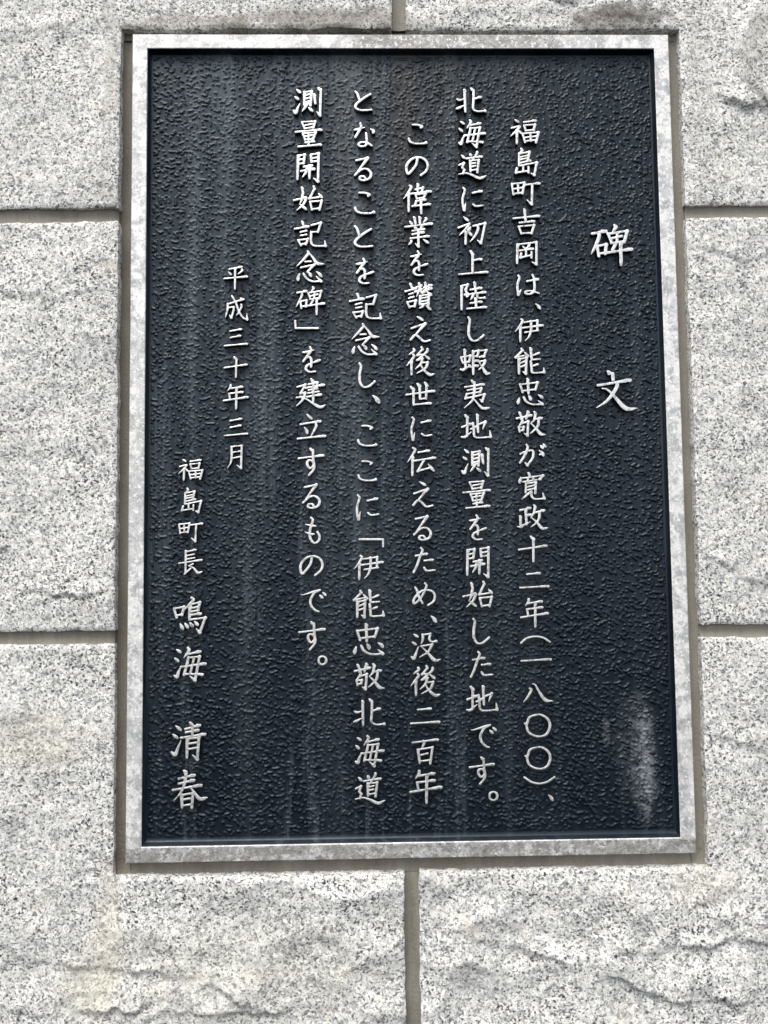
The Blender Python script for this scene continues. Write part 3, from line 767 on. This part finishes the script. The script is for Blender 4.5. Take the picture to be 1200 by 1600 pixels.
strip(1, OZ1 + 1, Z1, TJ[0], TJ[1], 4.5, 6.0)
strip(1, Z0, OZ0 - 1, BJ[0], BJ[1], 4.5, 6.0)
strip(0, X0, OX0 - 1, LU[0], LU[1], 4.5, 6.0)
strip(0, X0, OX0 - 1, LL[0], LL[1], 4.5, 6.0)
strip(0, OX1 + 1, X1, RU[0], RU[1], 4.5, 6.0)
strip(0, OX1 + 1, X1, RL[0], RL[1], 4.5, 6.0)
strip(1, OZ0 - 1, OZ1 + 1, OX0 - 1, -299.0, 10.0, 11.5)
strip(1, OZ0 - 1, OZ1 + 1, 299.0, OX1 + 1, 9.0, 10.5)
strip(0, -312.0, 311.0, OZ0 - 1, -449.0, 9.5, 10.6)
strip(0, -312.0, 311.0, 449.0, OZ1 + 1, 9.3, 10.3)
me = mesh_np('mortar', np.array(mv) - np.array(wall.location), mf, smooth=True)
link('mortar', me, [MORTAR], wall)
# solid backing of the wall behind blocks and joints
bx = [(X0 * MM, 0.0301, Z0 * MM), (X1 * MM, 0.0301, Z0 * MM), (X1 * MM, 0.0301, Z1 * MM), (X0 * MM, 0.0301, Z1 * MM)]
bx += [(x_, 0.16, z_) for (x_, y_, z_) in bx]
me = mesh_np('wall_core', np.array(bx) - np.array(wall.location), [(0, 1, 2, 3), (5, 4, 7, 6), (4, 0, 3, 7), (1, 5, 6, 2), (4, 5, 1, 0), (3, 2, 6, 7)])
link('wall_core', me, [MORTAR], wall)

# ------------------------------------------------------------------ the plaque
plaque = bpy.data.objects.new('memorial_plaque', None)
scene.collection.objects.link(plaque)
plaque.location = (0, 0.010, -0.45)
plaque['label'] = 'dark navy cast metal plaque with raised silver Japanese characters in a worn silver frame'
plaque['category'] = 'plaque'
PO = np.array(plaque.location)


def ring_mesh(name, prof, close_in=False):
    """rectangular mitred ring; prof = [(half width, half height, y)] in mm, from outside in"""
    V, F = [], []
    for (hx, hz, y_) in prof:
        zt, zb = hz if isinstance(hz, tuple) else (hz, hz)
        V += [(-hx, y_, -zb), (hx, y_, -zb), (hx, y_, zt), (-hx, y_, zt)]
    for i in range(len(prof) - 1):
        for j in range(4):
            a0, b0 = i * 4 + j, i * 4 + (j + 1) % 4
            F.append((a0, b0, b0 + 4, a0 + 4))
    if close_in:
        n = (len(prof) - 1) * 4
        F.append((n, n + 1, n + 2, n + 3))
    return mesh_np(name, np.array(V) * MM - PO, F)


me = ring_mesh('frame', [(300, 450, 30.0), (300, 450, 0.9), (299.1, 449.1, 0.0), (284.2, 434.2, 0.0), (283.5, 433.5, 0.5), (283.5, 433.5, 10.0)])
link('frame', me, [FRAME], plaque)

# dark tray: lip, wall, hollow fillet, textured field
FLOOR = 8.5
# ---- raised characters
DIRW = (2.8, 4.3)     # brush width for level and for upright strokes, px of a 48 px character
UNIT = 0.70           # mm per px of the drawing
PROF = {
    'H': [(0, 1.05), (.12, .95), (.5, .88), (.72, 1.1), (.88, 1.5), (1, 1.0)],
    'h': [(0, .9), (.5, .85), (1, 1.0)],
    'V': [(0, .95), (.12, 1.02), (.5, .90), (.85, .92), (1, .72)],
    'v': [(0, .82), (.5, .74), (1, .80)],
    'P': [(0, .95), (.3, 1.0), (.7, .78), (1, .30)],
    'N': [(0, .50), (.35, .85), (.78, 1.55), (.9, 1.0), (1, .25)],
    'D': [(0, .40), (.35, .95), (.75, 1.30), (1, .80)],
    'd': [(0, .45), (.5, .85), (1, .9)],
    'T': [(0, .85), (.25, 1.25), (.6, .85), (1, .30)],
    'c': [(0, .88), (.5, .88), (1, .88)],
    'q': [(0, .88), (1, .88)],
    's': [(0, .85), (.25, .95), (.6, .95), (1, .85)],
}


def catmull(P_, per=7):
    P_ = np.array(P_, float)
    if len(P_) < 3:
        return np.array([P_[0] + (P_[-1] - P_[0]) * t for t in np.linspace(0, 1, per)])
    Q = np.vstack([2 * P_[0] - P_[1], P_, 2 * P_[-1] - P_[-2]])
    out = []
    for i in range(1, len(Q) - 2):
        p0, p1, p2, p3 = Q[i - 1:i + 3]
        for t in np.linspace(0, 1, per, endpoint=False):
            out.append(0.5 * ((2 * p1) + (p2 - p0) * t + (2 * p0 - 5 * p1 + 4 * p2 - p3) * t * t + (3 * p1 - p0 - 3 * p2 + p3) * t ** 3))
    return np.array(out + [P_[-1]])


def poly(P_, per=6):
    out = []
    for a0, b0 in zip(P_[:-1], P_[1:]):
        for t in np.linspace(0, 1, per, endpoint=False):
            out.append((a0[0] + (b0[0] - a0[0]) * t, a0[1] + (b0[1] - a0[1]) * t))
    return np.array(out + [P_[-1]], float)


def widths(S, prof, k):
    seg = np.diff(S, axis=0); L = np.hypot(seg[:, 0], seg[:, 1])
    s_ = np.concatenate([[0], np.cumsum(L)]); s_ /= max(s_[-1], 1e-6)
    g = np.gradient(S, axis=0); up = np.abs(g[:, 1]) / (np.hypot(g[:, 0], g[:, 1]) + 1e-9)
    w = DIRW[0] + (DIRW[1] - DIRW[0]) * up
    return w * np.interp(s_, [p[0] for p in prof], [p[1] for p in prof]) * UNIT * k


def strokes_of(spec, k):
    """list of (points, full widths) in mm"""
    out = []
    for part in spec.split('|'):
        kind, *pp = part.split(' ')
        P_ = [tuple(float(v) / 10 for v in p.split(',')) for p in pp]
        if kind in ('g', 'k'):                       # a stroke that ends in a hook
            body, hook = P_[:-1], [P_[-2], P_[-1]]
            S = poly(body) if kind == 'g' else catmull(body)
            out.append((S, widths(S, PROF['c'], k)))
            S = poly(hook, 6)
            out.append((S, np.linspace(1.15, .30, len(S)) * DIRW[1] * UNIT * k))
            for q_ in body[1:-1] if kind == 'g' else []:
                out.append((np.array([q_, (q_[0] + .1, q_[1])]), np.full(2, DIRW[1] * 1.08 * UNIT * k)))
        elif kind in ('c', 'q', 'T', 'H', 'h', 'V', 'v'):
            S = poly(P_)
            if kind in 'T' and len(P_) > 2:
                S = catmull(P_)
            if kind == 'q':
                out.append((S, np.full(len(S), 3.1 * UNIT * k)))
                continue
            out.append((S, widths(S, PROF[kind], k)))
            if kind == 'c':                          # pressed shoulder at the turn
                for q_ in P_[1:-1]:
                    out.append((np.array([q_, (q_[0] + .1, q_[1])]), np.full(2, DIRW[1] * 1.02 * UNIT * k)))
            if kind == 'V':                          # slanting entry of the brush
                x_, z_ = P_[0]
                u_ = UNIT * k
                out.append((np.array([(x_ - 1.5 * u_, z_ + .9 * u_), (x_ + .8 * u_, z_ - 1.6 * u_)]), np.array([1.6, 4.6]) * u_))
            if kind == 'H':                          # pressed end
                x_, z_ = P_[-1]
                u_ = UNIT * k
                out.append((np.array([(x_ - 5.0 * u_, z_ + .5 * u_), (x_ - 1.2 * u_, z_ - .5 * u_)]), np.array([2.6, 4.3]) * u_))
        else:
            S = catmull(P_)
            out.append((S, widths(S, PROF[kind], k)))
    return out


CELL = 0.52
SKIRT = 2.8     # mm of smooth field left round every character


def glyph_sdf(strokes):
    A, B, RA, RB = [], [], [], []
    for S, w in strokes:
        A += list(S[:-1]); B += list(S[1:]); RA += list(w[:-1] / 2); RB += list(w[1:] / 2)
    A, B, RA, RB = map(np.array, (A, B, RA, RB))
    pad = SKIRT + 2.5
    x0, z0 = np.minimum(A.min(0), B.min(0)) - pad
    x1, z1 = np.maximum(A.max(0), B.max(0)) + pad
    xs = np.arange(x0, x1 + CELL, CELL); zs = np.arange(z0, z1 + CELL, CELL)
    X, Z = np.meshgrid(xs, zs, indexing='ij')
    sd = np.full(X.shape, 1e9)
    for a0, b0, ra, rb in zip(A, B, RA, RB):
        d = b0 - a0
        t = np.clip(((X - a0[0]) * d[0] + (Z - a0[1]) * d[1]) / (d @ d + 1e-12), 0, 1)
        sd = np.minimum(sd, np.hypot(X - a0[0] - t * d[0], Z - a0[1] - t * d[1]) - (ra + (rb - ra) * t))
    return xs, zs, sd


def march(xs, zs, F):
    """filled region F<0 as polygons; returns points, polygons, boundary edges (inside on the left)"""
    pts, idx = [], {}

    def corner(i, j):
        k_ = (i, j, 0)
        if k_ not in idx:
            idx[k_] = len(pts); pts.append((xs[i], zs[j], F[i, j]))
        return idx[k_]

    def cross(i, j, horiz):
        k_ = (i, j, 1 if horiz else 2)
        if k_ not in idx:
            i2, j2 = (i + 1, j) if horiz else (i, j + 1)
            t = F[i, j] / (F[i, j] - F[i2, j2])
            t = min(max(t, 0.02), 0.98)
            idx[k_] = len(pts)
            pts.append((xs[i] + t * (xs[i2] - xs[i]), zs[j] + t * (zs[j2] - zs[j]), 0.0))
        return idx[k_]

    polys, edges = [], []
    S = F < 0
    code = S[:-1, :-1].astype(int) + 2 * S[1:, :-1] + 4 * S[1:, 1:] + 8 * S[:-1, 1:]
    for i, j in zip(*np.nonzero(code)):
        c_ = code[i, j]
        cs = [(i, j), (i + 1, j), (i + 1, j + 1), (i, j + 1)]
        eds = [(i, j, True), (i + 1, j, False), (i, j + 1, True), (i, j, False)]
        ring = []
        for k_ in range(4):
            a_in, b_in = bool(c_ >> k_ & 1), bool(c_ >> ((k_ + 1) % 4) & 1)
            if a_in:
                ring.append((corner(*cs[k_]), 0))
            if a_in != b_in:
                ring.append((cross(*eds[k_]), 1 if a_in else 2))     # 1 = leaving, 2 = entering
        polys.append([r[0] for r in ring])
        n = len(ring)
        for k_ in range(n):
            if ring[k_][1] == 1 and ring[(k_ + 1) % n][1] == 2:
                edges.append((ring[k_][0], ring[(k_ + 1) % n][0]))
    return pts, polys, edges


TOP = 5.5      # how far the characters stand above the field


def make_glyph(ch):
    k, spec = GLYPHS[ch]
    xs, zs, sd = glyph_sdf(strokes_of(spec, k))
    SDFS[ch] = (xs, zs, sd)
    V, F, MI = [], [], []
    # top face: edge slightly eased
    pts, polys, edges = march(xs, zs, sd)
    for (x_, z_, f_) in pts:
        V.append((x_, -(TOP - (0.22 if f_ > -0.05 else 0.22 * max(0.0, 1 + f_ / 0.5))), z_))
    for p_ in polys:
        F.append(p_); MI.append(0)
    # side walls, battered a little outward
    base = len(V); mp = {}
    gx, gz = np.gradient(sd, CELL)
    for a0, b0 in edges:
        for v_ in (a0, b0):
            if v_ not in mp:
                x_, _, z_ = V[v_]
                i = min(int((x_ - xs[0]) / CELL + .5), len(xs) - 1); j = min(int((z_ - zs[0]) / CELL + .5), len(zs) - 1)
                g = np.array([gx[i, j], gz[i, j]]); g /= (np.hypot(*g) + 1e-6)
                mp[v_] = (len(V), len(V) + 1)
                V.append((x_ + g[0] * .10, -(TOP - 0.75), z_ + g[1] * .10))
                V.append((x_ + g[0] * .55, 0.25, z_ + g[1] * .55))
        (a1, a2), (b1, b2) = mp[a0], mp[b0]
        F.append((b0, a0, a1, b1)); MI.append(1)
        F.append((b1, a1, a2, b2)); MI.append(1)
    me_ = mesh_np('character', np.array(V) * MM, F, smooth=True, mat_idx=MI)
    for m in (LETTER, NAVY):
        me_.materials.append(m)
    try:
        me_.set_sharp_from_angle(angle=math.radians(38))
    except Exception:
        pass
    return me_


meshes = {}
SDFS = {}
for n_, (ch, cx_, cz_, sc_) in enumerate(INSCRIPTION):
    if ch not in meshes:
        meshes[ch] = make_glyph(ch)
    o = bpy.data.objects.new('character', meshes[ch])
    scene.collection.objects.link(o)
    o.parent = plaque
    o.location = Vector((cx_ * MM, (FLOOR - 0.012 * (n_ % 3)) * MM, cz_ * MM)) - Vector(plaque.location)
    o.scale = (sc_, 1.0, sc_)

# ------------------------------------------------------------------ dark panel: a tray whose floor is covered with worm-like cast grain
GP = 0.76
HX, HT, HB = 279.8, 430.0, 427.0
nx, nz = int(2 * HX / GP) + 1, int((HT + HB) / GP) + 1
xs, zs = np.linspace(-HX, HX, nx), np.linspace(-HB, HT, nz)
gx, gz = xs[1] - xs[0], zs[1] - zs[0]
G = np.zeros((nx, nz), np.float32)
rng = np.random.RandomState(5)
XX, ZZ = np.meshgrid(xs, zs, indexing='ij')
dens = vnoise(XX[::8, ::8], ZZ[::8, ::8], 46, 81) + 0.5 * vnoise(XX[::8, ::8], ZZ[::8, ::8], 15, 82)
for _ in range(60000):
    x_, z_ = rng.uniform(-HX, HX), rng.uniform(-HB, HT)
    if dens[int((x_ + HX) / gx / 8), int((z_ + HB) / gz / 8)] < rng.uniform(-4.0, 0.0):
        continue
    long_ = rng.rand() < 0.66
    n_ = rng.randint(2, 5) if long_ else 1
    ang = rng.normal(-0.35, 0.55)
    P_ = [(x_, z_)]
    for _s in range(n_):
        ln_ = rng.uniform(1.2, 2.8) if long_ else rng.uniform(0.2, 0.9)
        P_.append((P_[-1][0] + ln_ * math.cos(ang), P_[-1][1] + ln_ * math.sin(ang)))
        ang += rng.normal(0, 0.85)
    rad, hh = rng.uniform(0.8, 1.22), rng.uniform(1.0, 1.65)
    q = np.array(P_)
    i0, i1 = int((q[:, 0].min() - 2 + HX) / gx), int((q[:, 0].max() + 2 + HX) / gx) + 2
    j0, j1 = int((q[:, 1].min() - 2 + HB) / gz), int((q[:, 1].max() + 2 + HB) / gz) + 2
    i0, j0, i1, j1 = max(i0, 0), max(j0, 0), min(i1, nx), min(j1, nz)
    if i1 <= i0 or j1 <= j0:
        continue
    X_, Z_ = xs[i0:i1, None], zs[None, j0:j1]
    best = np.full((i1 - i0, j1 - j0), 9.0)
    for (ax_, az_), (bx_, bz_) in zip(P_[:-1], P_[1:]):
        dx_, dz_ = bx_ - ax_, bz_ - az_
        t_ = np.clip(((X_ - ax_) * dx_ + (Z_ - az_) * dz_) / (dx_ * dx_ + dz_ * dz_ + 1e-9), 0, 1)
        best = np.minimum(best, np.hypot(X_ - ax_ - t_ * dx_, Z_ - az_ - t_ * dz_))
    if G[i0:i1, j0:j1][best < rad * 2.1].max(initial=0) > 0.12 and rng.rand() < 0.93:
        continue
    u_ = np.clip(best / (rad * 1.25), 0, 1)
    G[i0:i1, j0:j1] = np.maximum(G[i0:i1, j0:j1], hh * (1 - u_ * u_) ** 0.9)
# the field is smooth round every character and along the rim
mask = np.full((nx, nz), 9.0, np.float32)
for (ch, cx_, cz_, sc_) in INSCRIPTION:
    gxs, gzs, sd = SDFS[ch]
    i0, i1 = int((cx_ + gxs[0] * sc_ + HX) / gx) + 1, int((cx_ + gxs[-1] * sc_ + HX) / gx)
    j0, j1 = int((cz_ + gzs[0] * sc_ + HB) / gz) + 1, int((cz_ + gzs[-1] * sc_ + HB) / gz)
    ii = np.clip(((xs[i0:i1] - cx_) / sc_ - gxs[0]) / CELL, 0, len(gxs) - 1).astype(int)
    jj = np.clip(((zs[j0:j1] - cz_) / sc_ - gzs[0]) / CELL, 0, len(gzs) - 1).astype(int)
    mask[i0:i1, j0:j1] = np.minimum(mask[i0:i1, j0:j1], sd[np.ix_(ii, jj)] * sc_)
mask += 0.6 * vnoise(XX, ZZ, 4, 83)
G *= np.clip((mask - SKIRT) / 0.9, 0, 1)
# a faint raised rim where the smooth zone ends
G += 0.16 * np.exp(-((mask - SKIRT - 0.7) / 0.8) ** 2) + 0.10 * vnoise(XX, ZZ, 9, 84) + 0.05 * vnoise(XX, ZZ, 3, 85)
rimd = np.minimum.reduce([HX - np.abs(XX), HT - ZZ, ZZ + HB])
G *= np.clip(rimd / 1.5, 0, 1) * np.clip(0.3 + (ZZ + HB) / 9.0, 0, 1)

co = np.stack([XX, FLOOR - G, ZZ], -1).reshape(-1, 3)
idx = np.arange(nx * nz).reshape(nx, nz)
quads = np.stack([idx[:-1, :-1], idx[1:, :-1], idx[1:, 1:], idx[:-1, 1:]], -1).reshape(-1, 4)
# rim: fillet, wall and lip, sharing the border of the field
border = np.concatenate([idx[:, 0], idx[-1, 1:], idx[::-1, -1][1:], idx[0, ::-1][1:-1]])
prof = [((280.7, 430.9, 428.9), 8.2), ((281.5, 431.6, 430.4), 7.4), ((282.1, 432.1, 431.5), 5.9),
        ((282.9, 432.9, 432.5), 2.4), ((283.46, 433.46, 433.46), 1.2)]
bc = co[border]
ring_prev, extra, rq = border, [], []
start = len(co)
for (hx, ht, hb), y_ in prof:
    nb = bc.copy()
    nb[:, 0] *= hx / HX
    nb[:, 2] = np.where(bc[:, 2] > 0, bc[:, 2] * ht / HT, bc[:, 2] * hb / HB)
    nb[:, 1] = y_
    ids = start + np.arange(len(border)); start += len(border)
    extra.append(nb)
    rq.append(np.stack([np.roll(ring_prev, -1), ring_prev, ids, np.roll(ids, -1)], 1))
    ring_prev = ids
co = np.concatenate([co] + extra)
quads = np.concatenate([quads] + rq)
me = bpy.data.meshes.new('panel')
me.vertices.add(len(co)); me.vertices.foreach_set('co', (co * MM - PO).astype(np.float32).ravel())
me.loops.add(quads.size); me.loops.foreach_set('vertex_index', quads.astype(np.int32).ravel())
me.polygons.add(len(quads))
me.polygons.foreach_set('loop_start', np.arange(0, quads.size, 4, dtype=np.int32))
me.polygons.foreach_set('use_smooth', np.ones(len(quads), bool))
me.update(calc_edges=True)
me.validate()
link('panel', me, [NAVY], plaque)
